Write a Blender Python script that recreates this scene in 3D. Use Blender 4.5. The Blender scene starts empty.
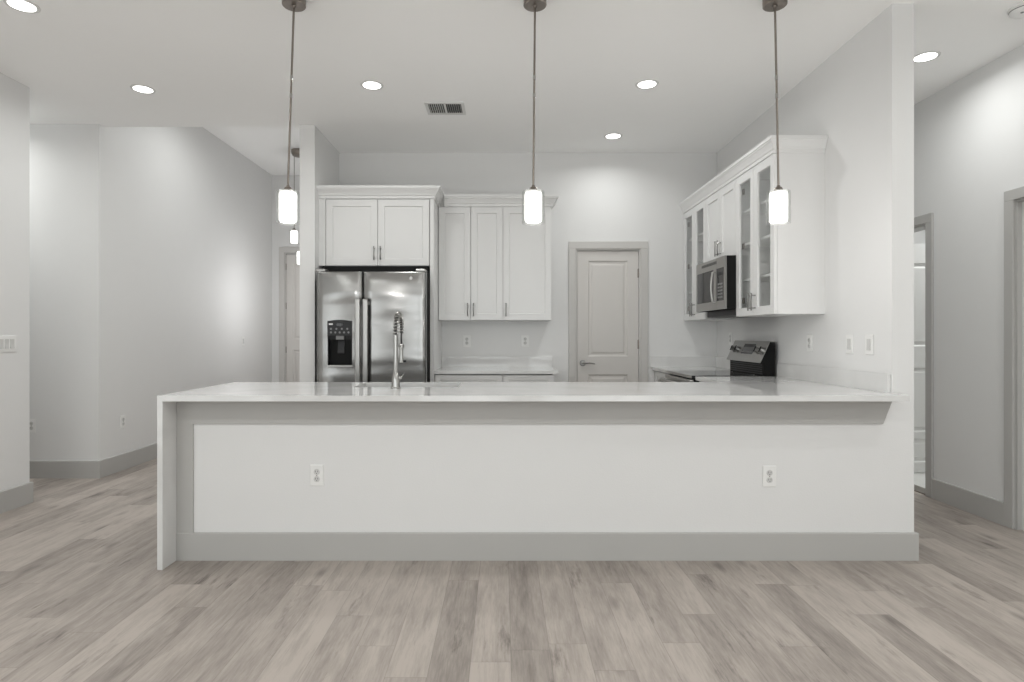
import bpy, bmesh, math, random
from mathutils import Vector, Matrix

random.seed(7)
SC = bpy.context.scene
COL = SC.collection
PI = math.pi

# ------------------------------------------------------------------ camera, world, view
# The camera looks straight along +Y; the photograph's focal length is 600 px on a 1024 px frame.
cam_d = bpy.data.cameras.new('camera')
cam_d.sensor_width = 36.0
cam_d.lens = 36.0 * 600.0 / 1024.0
cam_d.shift_x = (512.0 - 503.0) / 1024.0
cam_d.shift_y = (335.0 - 341.0) / 1024.0
cam_d.clip_start = 0.05
cam = bpy.data.objects.new('camera', cam_d)
cam.location = (0, 0, 1.232)
cam.rotation_euler = (PI / 2, 0, 0)
COL.objects.link(cam)
SC.camera = cam

SC.view_settings.view_transform = 'Standard'
SC.view_settings.look = 'None'
SC.view_settings.gamma = 1.0
SC.view_settings.use_curve_mapping = False
SC.view_settings.exposure = 0.14
SC.cycles.max_bounces = 12
SC.cycles.diffuse_bounces = 8
SC.cycles.glossy_bounces = 5
SC.cycles.transmission_bounces = 8
SC.cycles.transparent_max_bounces = 12
SC.cycles.caustics_reflective = False
SC.cycles.caustics_refractive = False
SC.cycles.sample_clamp_indirect = 4.0
SC.cycles.use_denoising = True

world = bpy.data.worlds.new('world')
SC.world = world
world.use_nodes = True
wn = world.node_tree
bg = wn.nodes['Background']
sky = wn.nodes.new('ShaderNodeTexSky')
sky.sky_type = 'HOSEK_WILKIE'
sky.sun_direction = (0.3, -0.5, 0.8)
sky.turbidity = 4
wn.links.new(sky.outputs[0], bg.inputs[0])
bg.inputs[1].default_value = 1.0


def area_light(name, loc, rot, sx, sy, power, color=(1, 1, 1), parent=None, shape='RECTANGLE', spread=PI):
    l = bpy.data.lights.new(name, 'AREA')
    l.shape = shape
    l.size = sx
    if shape in ('RECTANGLE', 'ELLIPSE'):
        l.size_y = sy
    l.energy = power
    l.color = color
    l.spread = spread
    o = bpy.data.objects.new(name, l)
    o.location = loc
    o.rotation_euler = rot
    COL.objects.link(o)
    if parent:
        o.parent = parent
    return o


# added daylight lamps at invented windows, behind the camera and in the left wall
ADDED_WIN_POWER = 6.6
DOWN_POWER = 5.2
SPOT_POWER = 0.0
PEND_POWER = 5.0
ADDED_WINDOWS = [(-3.3, -1.75, 2.05, 2.42), (-1.4, 0.2, 0.1, 2.4), (0.6, 2.6, 0.1, 2.4)]   # invented windows: x0, x1, z0, z1
for x0, x1, z0, z1 in ADDED_WINDOWS:
    area_light('window_daylight', ((x0 + x1) / 2, -3.38, (z0 + z1) / 2), (PI / 2, 0, 0), x1 - x0 - 0.1, z1 - z0 - 0.1,
               ADDED_WIN_POWER * (x1 - x0) * (z1 - z0), (0.968, 1.0, 0.992))
area_light('window_daylight', (-3.4, -1.0, 1.25), (PI / 2, 0, -PI / 2), 3.1, 2.2, 5.5 * 3.2 * 2.3, (0.968, 1.0, 0.992))

# ------------------------------------------------------------------ materials


def new_mat(name):
    m = bpy.data.materials.new(name)
    m.use_nodes = True
    return m, m.node_tree.nodes, m.node_tree.links, m.node_tree.nodes['Principled BSDF']


def srgb(r, g, b):
    def f(c):
        c /= 255.0
        return c / 12.92 if c <= 0.04045 else ((c + 0.055) / 1.055) ** 2.4
    return (f(r), f(g), f(b), 1.0)


def paint(name, col, rough=0.6, var=0.02, bump=0.0, scale=6.0, spec=0.3):
    """flat paint with a faint mottling and, for walls, an orange-peel bump"""
    m, n, l, b = new_mat(name)
    tc = n.new('ShaderNodeTexCoord')
    nz = n.new('ShaderNodeTexNoise')
    nz.inputs['Scale'].default_value = scale
    nz.inputs['Detail'].default_value = 3
    l.new(tc.outputs['Object'], nz.inputs['Vector'])
    mp = n.new('ShaderNodeMapRange')
    mp.inputs['To Min'].default_value = 1 - var
    mp.inputs['To Max'].default_value = 1 + var
    l.new(nz.outputs['Fac'], mp.inputs['Value'])
    mx = n.new('ShaderNodeMix')
    mx.data_type = 'RGBA'
    mx.blend_type = 'MULTIPLY'
    mx.inputs['Factor'].default_value = 1.0
    mx.inputs[6].default_value = col
    l.new(mp.outputs[0], mx.inputs[7])
    l.new(mx.outputs[2], b.inputs['Base Color'])
    b.inputs['Roughness'].default_value = rough
    b.inputs['Specular IOR Level'].default_value = spec
    if bump:
        n2 = n.new('ShaderNodeTexNoise')
        n2.inputs['Scale'].default_value = 140
        n2.inputs['Detail'].default_value = 2
        l.new(tc.outputs['Object'], n2.inputs['Vector'])
        bp = n.new('ShaderNodeBump')
        bp.inputs['Strength'].default_value = bump
        bp.inputs['Distance'].default_value = 0.002
        l.new(n2.outputs['Fac'], bp.inputs['Height'])
        l.new(bp.outputs[0], b.inputs['Normal'])
    return m


def metal(name, col, rough=0.25, brush=None, wave=0.0):
    m, n, l, b = new_mat(name)
    b.inputs['Base Color'].default_value = col
    b.inputs['Metallic'].default_value = 1.0
    tc = n.new('ShaderNodeTexCoord')
    mp = n.new('ShaderNodeMapping')
    mp.inputs['Scale'].default_value = brush or (30, 30, 30)
    l.new(tc.outputs['Object'], mp.inputs['Vector'])
    nz = n.new('ShaderNodeTexNoise')
    nz.inputs['Scale'].default_value = 1.0
    nz.inputs['Detail'].default_value = 4
    l.new(mp.outputs[0], nz.inputs['Vector'])
    r = n.new('ShaderNodeMapRange')
    r.inputs['To Min'].default_value = rough * 0.85
    r.inputs['To Max'].default_value = rough * 1.15
    l.new(nz.outputs['Fac'], r.inputs['Value'])
    l.new(r.outputs[0], b.inputs['Roughness'])
    if wave:
        m3 = n.new('ShaderNodeMapping')
        m3.inputs['Scale'].default_value = (0.9, 1.0, 4.2)
        l.new(tc.outputs['Object'], m3.inputs['Vector'])
        n3 = n.new('ShaderNodeTexNoise')
        n3.inputs['Scale'].default_value = 1.3
        n3.inputs['Detail'].default_value = 0.5
        l.new(m3.outputs[0], n3.inputs['Vector'])
        bp = n.new('ShaderNodeBump')
        bp.inputs['Strength'].default_value = 1.0
        bp.inputs['Distance'].default_value = wave
        l.new(n3.outputs['Fac'], bp.inputs['Height'])
        l.new(bp.outputs[0], b.inputs['Normal'])
    return m


def plain(name, col, rough=0.5, spec=0.5, metallic=0.0):
    m = paint(name, col, rough, 0.03, 0.0, 20.0, spec)
    m.node_tree.nodes['Principled BSDF'].inputs['Metallic'].default_value = metallic
    return m


def emit(name, col, strength):
    m, n, l, b = new_mat(name)
    b.inputs['Base Color'].default_value = (0.9, 0.9, 0.9, 1)
    b.inputs['Emission Color'].default_value = col
    b.inputs['Emission Strength'].default_value = strength
    return m


def glass(name, tint=(1, 1, 1, 1), refl=1.0):
    """thin architectural glass: transparent with a fresnel reflection"""
    m, n, l, b = new_mat(name)
    n.remove(b)
    out = n['Material Output']
    tr = n.new('ShaderNodeBsdfTransparent')
    tr.inputs[0].default_value = tint
    gl = n.new('ShaderNodeBsdfGlossy')
    gl.inputs['Roughness'].default_value = 0.03
    lw = n.new('ShaderNodeLayerWeight')
    pw_ = n.new('ShaderNodeMath')
    pw_.operation = 'POWER'
    pw_.inputs[1].default_value = 4.0
    l.new(lw.outputs['Facing'], pw_.inputs[0])
    mu = n.new('ShaderNodeMath')
    mu.operation = 'MULTIPLY_ADD'
    mu.inputs[1].default_value = 0.6 * refl
    mu.inputs[2].default_value = 0.04 * refl
    l.new(pw_.outputs[0], mu.inputs[0])
    mx = n.new('ShaderNodeMixShader')
    l.new(mu.outputs[0], mx.inputs[0])
    l.new(tr.outputs[0], mx.inputs[1])
    l.new(gl.outputs[0], mx.inputs[2])
    l.new(mx.outputs[0], out.inputs[0])
    return m


def quartz(name):
    m, n, l, b = new_mat(name)
    tc = n.new('ShaderNodeTexCoord')
    nz = n.new('ShaderNodeTexNoise')
    nz.inputs['Scale'].default_value = 2.2
    nz.inputs['Detail'].default_value = 6
    nz.inputs['Distortion'].default_value = 1.2
    l.new(tc.outputs['Object'], nz.inputs['Vector'])
    cr = n.new('ShaderNodeValToRGB')
    cr.color_ramp.elements[0].position = 0.35
    cr.color_ramp.elements[0].color = (0.66, 0.66, 0.655, 1)
    cr.color_ramp.elements[1].position = 0.6
    cr.color_ramp.elements[1].color = (0.72, 0.72, 0.715, 1)
    l.new(nz.outputs['Fac'], cr.inputs[0])
    vo = n.new('ShaderNodeTexVoronoi')
    vo.inputs['Scale'].default_value = 160
    l.new(tc.outputs['Object'], vo.inputs['Vector'])
    mp = n.new('ShaderNodeMapRange')
    mp.inputs['From Min'].default_value = 0.0
    mp.inputs['From Max'].default_value = 0.35
    mp.inputs['To Min'].default_value = 0.955
    mp.inputs['To Max'].default_value = 1.0
    l.new(vo.outputs['Distance'], mp.inputs['Value'])
    mx = n.new('ShaderNodeMix')
    mx.data_type = 'RGBA'
    mx.blend_type = 'MULTIPLY'
    mx.inputs['Factor'].default_value = 1
    l.new(cr.outputs[0], mx.inputs[6])
    l.new(mp.outputs[0], mx.inputs[7])
    l.new(mx.outputs[2], b.inputs['Base Color'])
    b.inputs['Roughness'].default_value = 0.025
    b.inputs['Specular IOR Level'].default_value = 0.5
    return m


def planks(name, width=0.152, length=1.22):
    m, n, l, b = new_mat(name)

    def math_(op, a, c=None):
        x = n.new('ShaderNodeMath')
        x.operation = op
        for i, v in enumerate((a, c)):
            if v is None:
                continue
            if isinstance(v, (int, float)):
                x.inputs[i].default_value = v
            else:
                l.new(v, x.inputs[i])
        return x.outputs[0]
    tc = n.new('ShaderNodeTexCoord')
    sp = n.new('ShaderNodeSeparateXYZ')
    l.new(tc.outputs['Object'], sp.inputs[0])
    X, Y = sp.outputs[0], sp.outputs[1]
    u = math_('DIVIDE', math_('SUBTRACT', X, 0.03), width)
    row = math_('FLOOR', u)
    fu = math_('FRACT', u)
    w1 = n.new('ShaderNodeTexWhiteNoise')
    w1.noise_dimensions = '1D'
    l.new(row, w1.inputs['W'])
    v = math_('ADD', math_('DIVIDE', Y, length), math_('MULTIPLY', w1.outputs['Value'], 7.0))
    cell = math_('FLOOR', v)
    fv = math_('FRACT', v)
    cb = n.new('ShaderNodeCombineXYZ')
    l.new(row, cb.inputs[0])
    l.new(cell, cb.inputs[1])
    w2 = n.new('ShaderNodeTexWhiteNoise')
    w2.noise_dimensions = '2D'
    l.new(cb.outputs[0], w2.inputs['Vector'])
    # grain: noise stretched along the plank, shifted per plank
    gv = n.new('ShaderNodeCombineXYZ')
    l.new(math_('MULTIPLY', X, 17.0), gv.inputs[0])
    l.new(math_('MULTIPLY', Y, 2.6), gv.inputs[1])
    l.new(math_('MULTIPLY', w2.outputs['Value'], 40.0), gv.inputs[2])
    g1 = n.new('ShaderNodeTexNoise')
    g1.inputs['Scale'].default_value = 1.0
    g1.inputs['Detail'].default_value = 7
    g1.inputs['Roughness'].default_value = 0.62
    g1.inputs['Distortion'].default_value = 0.3
    l.new(gv.outputs[0], g1.inputs['Vector'])
    gv2 = n.new('ShaderNodeCombineXYZ')
    l.new(math_('MULTIPLY', X, 110.0), gv2.inputs[0])
    l.new(math_('MULTIPLY', Y, 9.0), gv2.inputs[1])
    l.new(math_('MULTIPLY', w2.outputs['Value'], 90.0), gv2.inputs[2])
    g2 = n.new('ShaderNodeTexNoise')
    g2.inputs['Scale'].default_value = 1.0
    g2.inputs['Detail'].default_value = 7
    g2.inputs['Roughness'].default_value = 0.65
    l.new(gv2.outputs[0], g2.inputs['Vector'])
    # occasional dark streaks
    gv3 = n.new('ShaderNodeCombineXYZ')
    l.new(math_('MULTIPLY', X, 11.0), gv3.inputs[0])
    l.new(math_('MULTIPLY', Y, 1.9), gv3.inputs[1])
    l.new(math_('ADD', math_('MULTIPLY', w2.outputs['Value'], 23.0), 5.0), gv3.inputs[2])
    g3 = n.new('ShaderNodeTexNoise')
    g3.inputs['Scale'].default_value = 1.0
    g3.inputs['Detail'].default_value = 9
    g3.inputs['Roughness'].default_value = 0.7
    l.new(gv3.outputs[0], g3.inputs['Vector'])
    dk = n.new('ShaderNodeMapRange')
    dk.inputs['From Min'].default_value = 0.58
    dk.inputs['From Max'].default_value = 0.74
    dk.inputs['To Min'].default_value = 0.0
    dk.inputs['To Max'].default_value = 0.7
    l.new(g3.outputs['Fac'], dk.inputs['Value'])
    # base tone per plank
    cr = n.new('ShaderNodeValToRGB')
    cr.color_ramp.elements[0].color = PL_DARK
    cr.color_ramp.elements[1].color = PL_LIGHT
    cr.color_ramp.elements[0].position = 0.0
    cr.color_ramp.elements[1].position = 1.0
    tone = math_('SUBTRACT', math_('ADD', math_('MULTIPLY', w2.outputs['Value'], 0.36),
                 math_('ADD', math_('MULTIPLY', math_('SUBTRACT', g1.outputs['Fac'], 0.5), 1.15),
                       math_('ADD', math_('MULTIPLY', math_('SUBTRACT', g2.outputs['Fac'], 0.5), 0.7), 0.59))), dk.outputs[0])
    l.new(tone, cr.inputs[0])
    # knots
    kv = n.new('ShaderNodeCombineXYZ')
    l.new(math_('MULTIPLY', X, 5.0), kv.inputs[0])
    l.new(math_('MULTIPLY', Y, 1.7), kv.inputs[1])
    l.new(math_('MULTIPLY', w2.outputs['Value'], 13.0), kv.inputs[2])
    kn = n.new('ShaderNodeTexVoronoi')
    kn.inputs['Scale'].default_value = 1.0
    l.new(kv.outputs[0], kn.inputs['Vector'])
    kr = n.new('ShaderNodeMapRange')
    kr.inputs['From Min'].default_value = 0.03
    kr.inputs['From Max'].default_value = 0.16
    kr.inputs['To Min'].default_value = 0.58
    kr.inputs['To Max'].default_value = 1.0
    l.new(kn.outputs['Distance'], kr.inputs['Value'])
    # seams
    eu = math_('MULTIPLY', math_('MINIMUM', fu, math_('SUBTRACT', 1.0, fu)), width)
    ev = math_('MULTIPLY', math_('MINIMUM', fv, math_('SUBTRACT', 1.0, fv)), length)
    e = math_('MINIMUM', eu, ev)
    er = n.new('ShaderNodeMapRange')
    er.inputs['From Min'].default_value = 0.0008
    er.inputs['From Max'].default_value = 0.0022
    er.inputs['To Min'].default_value = 0.78
    er.inputs['To Max'].default_value = 1.0
    l.new(e, er.inputs['Value'])
    f = math_('MULTIPLY', er.outputs[0], kr.outputs[0])
    mx = n.new('ShaderNodeMix')
    mx.data_type = 'RGBA'
    mx.blend_type = 'MULTIPLY'
    mx.inputs['Factor'].default_value = 1
    l.new(cr.outputs[0], mx.inputs[6])
    l.new(f, mx.inputs[7])
    l.new(mx.outputs[2], b.inputs['Base Color'])
    b.inputs['Roughness'].default_value = 0.42
    b.inputs['Specular IOR Level'].default_value = 0.35
    bp = n.new('ShaderNodeBump')
    bp.inputs['Strength'].default_value = 0.25
    bp.inputs['Distance'].default_value = 0.001
    l.new(math_('MULTIPLY', g2.outputs['Fac'], er.outputs[0]), bp.inputs['Height'])
    l.new(bp.outputs[0], b.inputs['Normal'])
    return m


PL_DARK = (0.095, 0.080, 0.070, 1)
PL_LIGHT = (0.44, 0.392, 0.355, 1)
M = {
    'wall': paint('wall_paint', (0.74, 0.74, 0.737, 1), 0.65, 0.01, 0.25),
    'ceiling': paint('ceiling_paint', (0.95, 0.95, 0.945, 1), 0.8, 0.01, 0.2),
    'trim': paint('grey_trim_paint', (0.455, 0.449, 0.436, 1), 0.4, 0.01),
    'casing': paint('warm_grey_casing_paint', (0.56, 0.548, 0.53, 1), 0.4, 0.01),
    'door': paint('warm_grey_door_paint', (0.62, 0.60, 0.578, 1), 0.4, 0.01),
    'whitedoor': paint('white_door_paint', (0.70, 0.70, 0.69, 1), 0.4, 0.01),
    'cab': paint('white_cabinet_lacquer', (0.74, 0.74, 0.735, 1), 0.32, 0.008, 0, 4.0, 0.4),
    'cabin': paint('cabinet_interior', (0.80, 0.80, 0.79, 1), 0.5, 0.01),
    'quartz': quartz('white_quartz'),
    'floor': planks('grey_oak_planks'),
    'tile': paint('pale_floor_tile', (0.72, 0.72, 0.70, 1), 0.3, 0.03),
    'steel': metal('brushed_stainless', (0.335, 0.333, 0.327, 1), 0.23, (2, 2, 120), 0.03),
    'steel2': metal('satin_steel', (0.42, 0.415, 0.405, 1), 0.3, (8, 8, 8)),
    'sinksteel': metal('sink_steel', (0.66, 0.66, 0.64, 1), 0.3),
    'chrome': metal('chrome', (0.42, 0.415, 0.40, 1), 0.16),
    'handle': metal('satin_nickel_pull', (0.34, 0.335, 0.325, 1), 0.3),
    'nickel': metal('brushed_nickel', (0.27, 0.24, 0.215, 1), 0.32),
    'black': plain('black_plastic', (0.010, 0.010, 0.011, 1), 0.45, 0.3),
    'blackside': plain('black_painted_steel', (0.010, 0.010, 0.010, 1), 0.6, 0.15),
    'darkglass': plain('black_glass', (0.02, 0.02, 0.022, 1), 0.06),
    'dark': plain('charcoal_plastic', (0.03, 0.03, 0.032, 1), 0.45, 0.3),
    'greyplastic': plain('grey_plastic', (0.22, 0.22, 0.22, 1), 0.4),
    'legend': plain('white_legend', (0.7, 0.7, 0.7, 1), 0.5),
    'plate': plain('white_outlet_plastic', (0.80, 0.80, 0.79, 1), 0.35),
    'plastic2': plain('outlet_face_plastic', (0.60, 0.60, 0.59, 1), 0.35),
    'slot': plain('outlet_slot', (0.04, 0.04, 0.04, 1), 0.6),
    'ventwhite': plain('vent_enamel', (0.7, 0.7, 0.69, 1), 0.4),
    'glass': glass('cabinet_glass', (0.975, 0.98, 0.98, 1)),
    'clear': glass('clear_glass_shade', (0.985, 0.99, 0.985, 1), 1.3),
    'window': glass('window_glass', (0.95, 0.96, 0.96, 1)),
    'opal': emit('lit_opal_glass', (1.0, 0.985, 0.96, 1), 1.5),
    'lens': emit('lit_downlight_lens', (1.0, 0.985, 0.96, 1), 5.0),
    'hose': plain('black_hose', (0.05, 0.05, 0.05, 1), 0.5),
}

# ------------------------------------------------------------------ mesh helpers


class MB:
    def __init__(self):
        self.bm = bmesh.new()

    def box(self, x0, x1, y0, y1, z0, z1, bev=0.0, seg=2):
        r = bmesh.ops.create_cube(self.bm, size=1.0)
        vs = r['verts']
        for v in vs:
            v.co = Vector(((x0 + x1) / 2 + v.co.x * (x1 - x0), (y0 + y1) / 2 + v.co.y * (y1 - y0),
                           (z0 + z1) / 2 + v.co.z * (z1 - z0)))
        if bev > 0:
            es = list({e for v in vs for e in v.link_edges})
            bmesh.ops.bevel(self.bm, geom=es, offset=bev, segments=seg, affect='EDGES', profile=0.5)
        return self

    def prism(self, pts, a0, a1, axis='x'):
        """polygon pts extruded along an axis; pts are the two other coordinates in xyz order"""
        def co(p, a):
            return {'x': (a, p[0], p[1]), 'y': (p[0], a, p[1]), 'z': (p[0], p[1], a)}[axis]
        v0 = [self.bm.verts.new(co(p, a0)) for p in pts]
        v1 = [self.bm.verts.new(co(p, a1)) for p in pts]
        self.bm.faces.new(v0)
        self.bm.faces.new(v1[::-1])
        k = len(pts)
        for i in range(k):
            self.bm.faces.new((v0[i], v1[i], v1[(i + 1) % k], v0[(i + 1) % k]))
        return self

    def sweep(self, pts, prof, closed_ends=True, side=1):
        """profile (out, z) swept along a 2-D path with mitred corners; out is to the right of travel * side"""
        rings = []
        P = [Vector(p) for p in pts]
        for i, p in enumerate(P):
            if i == 0:
                d = (P[1] - P[0]).normalized()
                nrm = Vector((d.y, -d.x))
                k = 1
            elif i == len(P) - 1:
                d = (P[-1] - P[-2]).normalized()
                nrm = Vector((d.y, -d.x))
                k = 1
            else:
                a = (P[i] - P[i - 1]).normalized()
                c = (P[i + 1] - P[i]).normalized()
                na, nc = Vector((a.y, -a.x)), Vector((c.y, -c.x))
                nrm = (na + nc).normalized()
                k = 1 / max(0.2, nrm.dot(na))
            rings.append([self.bm.verts.new((p.x + nrm.x * o * k * side, p.y + nrm.y * o * k * side, z)) for o, z in prof])
        k = len(prof)
        for a, c in zip(rings, rings[1:]):
            for i in range(k):
                self.bm.faces.new((a[i], c[i], c[(i + 1) % k], a[(i + 1) % k]))
        self.bm.faces.new(rings[0])
        self.bm.faces.new(rings[-1][::-1])
        return self

    def tube(self, path, r, seg=12, cap=True):
        P = [Vector(p) for p in path]
        rad = r if isinstance(r, (list, tuple)) else [r] * len(P)
        rings = []
        ref = None
        for i, p in enumerate(P):
            t = (P[min(i + 1, len(P) - 1)] - P[max(i - 1, 0)]).normalized()
            if ref is None:
                ref = Vector((1, 0, 0)) if abs(t.x) < 0.9 else Vector((0, 1, 0))
            u = (ref - t * ref.dot(t)).normalized()
            w = t.cross(u)
            ref = u
            rings.append([self.bm.verts.new(p + (u * math.cos(2 * PI * j / seg) + w * math.sin(2 * PI * j / seg)) * rad[i]) for j in range(seg)])
        for a, c in zip(rings, rings[1:]):
            for j in range(seg):
                f = self.bm.faces.new((a[j], a[(j + 1) % seg], c[(j + 1) % seg], c[j]))
                f.smooth = True
        if cap:
            self.bm.faces.new(rings[0][::-1])
            self.bm.faces.new(rings[-1])
        return self

    def lathe(self, prof, seg=32, center=(0, 0, 0), axis='z', smooth=True):
        """prof: (radius, height); closed where radius is 0"""
        rings = []
        for r, h in prof:
            def co(a, r=r, h=h):
                x, y = r * math.cos(a), r * math.sin(a)
                v = {'z': (x, y, h), 'y': (x, h, y), 'x': (h, x, y)}[axis]
                return Vector(v) + Vector(center)
            if r < 1e-6:
                rings.append([self.bm.verts.new(co(0))])
            else:
                rings.append([self.bm.verts.new(co(2 * PI * j / seg)) for j in range(seg)])
        for a, c in zip(rings, rings[1:]):
            for j in range(seg):
                if len(a) == 1 and len(c) == 1:
                    continue
                if len(a) == 1:
                    f = self.bm.faces.new((a[0], c[(j + 1) % seg], c[j]))
                elif len(c) == 1:
                    f = self.bm.faces.new((a[j], a[(j + 1) % seg], c[0]))
                else:
                    f = self.bm.faces.new((a[j], a[(j + 1) % seg], c[(j + 1) % seg], c[j]))
                f.smooth = smooth
        return self

    def build(self, name, mat, parent=None, loc=None, sharp=35):
        bmesh.ops.recalc_face_normals(self.bm, faces=self.bm.faces)
        for e in self.bm.edges:
            if len(e.link_faces) == 2 and e.calc_face_angle(0) > math.radians(sharp):
                e.smooth = False
        me = bpy.data.meshes.new(name)
        self.bm.to_mesh(me)
        self.bm.free()
        me.materials.append(mat)
        o = bpy.data.objects.new(name, me)
        COL.objects.link(o)
        if parent:
            o.parent = parent
        if loc:
            o.location = loc
        return o


def tag(o, label=None, cat=None, group=None, kind=None):
    if label:
        o['label'] = label
    if cat:
        o['category'] = cat
    if group:
        o['group'] = group
    if kind:
        o['kind'] = kind
    return o


def thing(name, label, cat, loc=(0, 0, 0), rz=0.0, group=None):
    o = bpy.data.objects.new(name, None)
    o.empty_display_size = 0.1
    COL.objects.link(o)
    o.location = loc
    o.rotation_euler = (0, 0, rz)
    return tag(o, label, cat, group)


def struct(name, mb, mat, parent=None, loc=None):
    o = mb.build(name, mat, parent, loc)
    if parent is None:
        o['kind'] = 'structure'
    return o


def copy_tree(o, parent=None):
    c = o.copy()
    COL.objects.link(c)
    if parent:
        c.parent = parent
    for ch in list(o.children):
        copy_tree(ch, c)
    return c


# ------------------------------------------------------------------ dimensions (metres)
H = 3.05           # main ceiling
HF = 3.64          # foyer ceiling
XL = -3.48         # left wall
XR = 3.25          # right (hall) wall
YB = 5.98          # kitchen back wall
XK = 2.134         # kitchen right wall, inner face
XKO = 2.2545       # its hall-side face
YS = 3.291         # its near end / low wall face
XP0, XP1 = -1.763, -1.632   # wall beside the fridge
YP = 5.20
YF = 9.04          # foyer end wall
YN = -3.5          # wall behind the camera

# ------------------------------------------------------------------ setting
struct('floor', MB().box(-6.2, 3.37, YN - 0.12, 9.2, -0.1, 0), M['floor'])
struct('floor_side_room', MB().box(3.37, 5.6, 3.4, 6.6, -0.1, 0.0), M['tile'])
c = MB()
c.box(-6.2, 3.37, YN - 0.12, 5.245, H, H + 0.15)
c.box(XP0, 3.37, 5.245, 9.2, H, H + 0.15)
c.box(3.37, 5.6, 3.4, 6.6, H, H + 0.15)
struct('ceiling', c, M['ceiling'])
struct('ceiling_foyer', MB().box(-3.7, XP0 + 0.13, 5.12, 9.2, HF, HF + 0.15), M['ceiling'])

# left wall, in front of and behind the side passage
struct('wall_left', MB().box(XL - 0.14, XL, YN, -2.6, 0, H).box(XL - 0.14, XL, 0.6, 4.41, 0, H).box(XL - 0.14, XL, -2.6, 0.6, 0, 0.1).box(XL - 0.14, XL, -2.6, 0.6, 2.4, H), M['wall'])
f = MB()
f.box(XL - 0.1, XL - 0.03, -2.6, -2.55, 0.1, 2.4).box(XL - 0.1, XL - 0.03, 0.55, 0.6, 0.1, 2.4).box(XL - 0.1, XL - 0.03, -1.03, -0.97, 0.1, 2.4)
f.box(XL - 0.1, XL - 0.03, -2.6, 0.6, 0.1, 0.15).box(XL - 0.1, XL - 0.03, -2.6, 0.6, 2.35, 2.4)
w = struct('window_4', f, M['plate'])  # invented opening, added to throw side light across the room
MB().box(XL - 0.07, XL - 0.064, -2.55, 0.55, 0.15, 2.35).build('pane', M['window'], w)
struct('wall_left_foyer', MB().box(-6.2, XL - 0.14, 5.17, 5.30, 0, H).box(XL - 0.14, XL, 5.17, 9.2, 0, HF), M['wall'])
struct('wall_passage', MB().box(-6.2, XL - 0.14, 4.27, 4.41, 0, H).box(-6.3, -6.2, 4.27, 5.3, 0, H), M['wall'])
struct('wall_foyer_header', MB().box(-3.62, XP0, 5.12, 5.245, H + 0.15, HF), M['wall'])
struct('wall_foyer', MB().box(-3.62, -3.29, YF, YF + 0.14, 0, HF).box(-2.37, XP1, YF, YF + 0.14, 0, HF).box(-3.29, -2.37, YF, YF + 0.14, 2.475, HF), M['wall'])
struct('wall_fridge_side', MB().box(XP0, XP1, YP, YF, 0, H).box(XP0, XP1, 5.245, YF, H, HF), M['wall'])

# kitchen back wall with the pantry opening
PX0, PX1, PZ = 0.725, 1.371, 2.09
b = MB()
b.box(XP1, PX0, YB, YB + 0.12, 0, H).box(PX1, XKO, YB, YB + 0.12, 0, H).box(PX0, PX1, YB, YB + 0.12, PZ, H)
struct('wall_back', b, M['wall'])
struct('wall_pantry', MB().box(0.3, 1.9, 7.0, 7.1, 0, H).box(0.2, 0.3, 6.1, 7.1, 0, H).box(1.9, 2.0, 6.1, 7.1, 0, H), M['wall'])
struct('wall_right', MB().box(XK, XKO, YS, 9.2, 0, H), M['wall'])
# low wall under the peninsula
struct('wall_peninsula', MB().box(-1.784, XK, YS, YS + 0.115, 0, 0.883), M['wall'])
# hall wall with two openings
D1Y0, D1Y1, DZ = 4.594, 5.354, 2.088
D2Y0, D2Y1 = 3.0, 3.806
b = MB()
b.box(XR, XR + 0.12, YN, D2Y0, 0, H).box(XR, XR + 0.12, D2Y1, D1Y0, 0, H).box(XR, XR + 0.12, D1Y1, 9.2, 0, H)
b.box(XR, XR + 0.12, D2Y0, D2Y1, DZ, H).box(XR, XR + 0.12, D1Y0, D1Y1, DZ, H)
struct('wall_hall', b, M['wall'])
struct('wall_hall_end', MB().box(XKO, XR, 9.08, 9.2, 0, H), M['wall'])
struct('wall_side_room', MB().box(3.37, 5.6, 6.5, 6.6, 0, H).box(3.37, 5.6, 3.4, 3.5, 0, H).box(5.5, 5.6, 3.5, 6.5, 0, H), M['wall'])

# wall behind the camera, with three invented windows added for daylight and reflections
b = MB()
edges = [XL - 0.14] + [v for w in ADDED_WINDOWS for v in w[:2]] + [XR + 0.12]
for i in range(0, len(edges), 2):
    b.box(edges[i], edges[i + 1], YN - 0.12, YN, 0, H)
for x0, x1, z0, z1 in ADDED_WINDOWS:
    b.box(x0, x1, YN - 0.12, YN, 0, z0).box(x0, x1, YN - 0.12, YN, z1, H)
struct('wall_front', b, M['wall'])
for i, (x0, x1, z0, z1) in enumerate(ADDED_WINDOWS):
    f = MB()
    f.box(x0, x0 + 0.05, YN - 0.1, YN - 0.03, z0, z1).box(x1 - 0.05, x1, YN - 0.1, YN - 0.03, z0, z1)
    f.box(x0, x1, YN - 0.1, YN - 0.03, z0, z0 + 0.05).box(x0, x1, YN - 0.1, YN - 0.03, z1 - 0.05, z1)
    f.box((x0 + x1) / 2 - 0.025, (x0 + x1) / 2 + 0.025, YN - 0.09, YN - 0.04, z0, z1)
    w = struct('window_%d' % (i + 1), f, M['plate'])
    MB().box(x0 + 0.05, x1 - 0.05, YN - 0.07, YN - 0.064, z0 + 0.05, z1 - 0.05).build('pane', M['window'], w)

# baseboards: 150 mm tall grey
BB = [(0, 0), (0.016, 0), (0.016, 0.146), (0.012, 0.151), (0, 0.151)]


def base(name, pts, side=1):
    return struct(name, MB().sweep(pts, BB, side=side), M['trim'])


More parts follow.
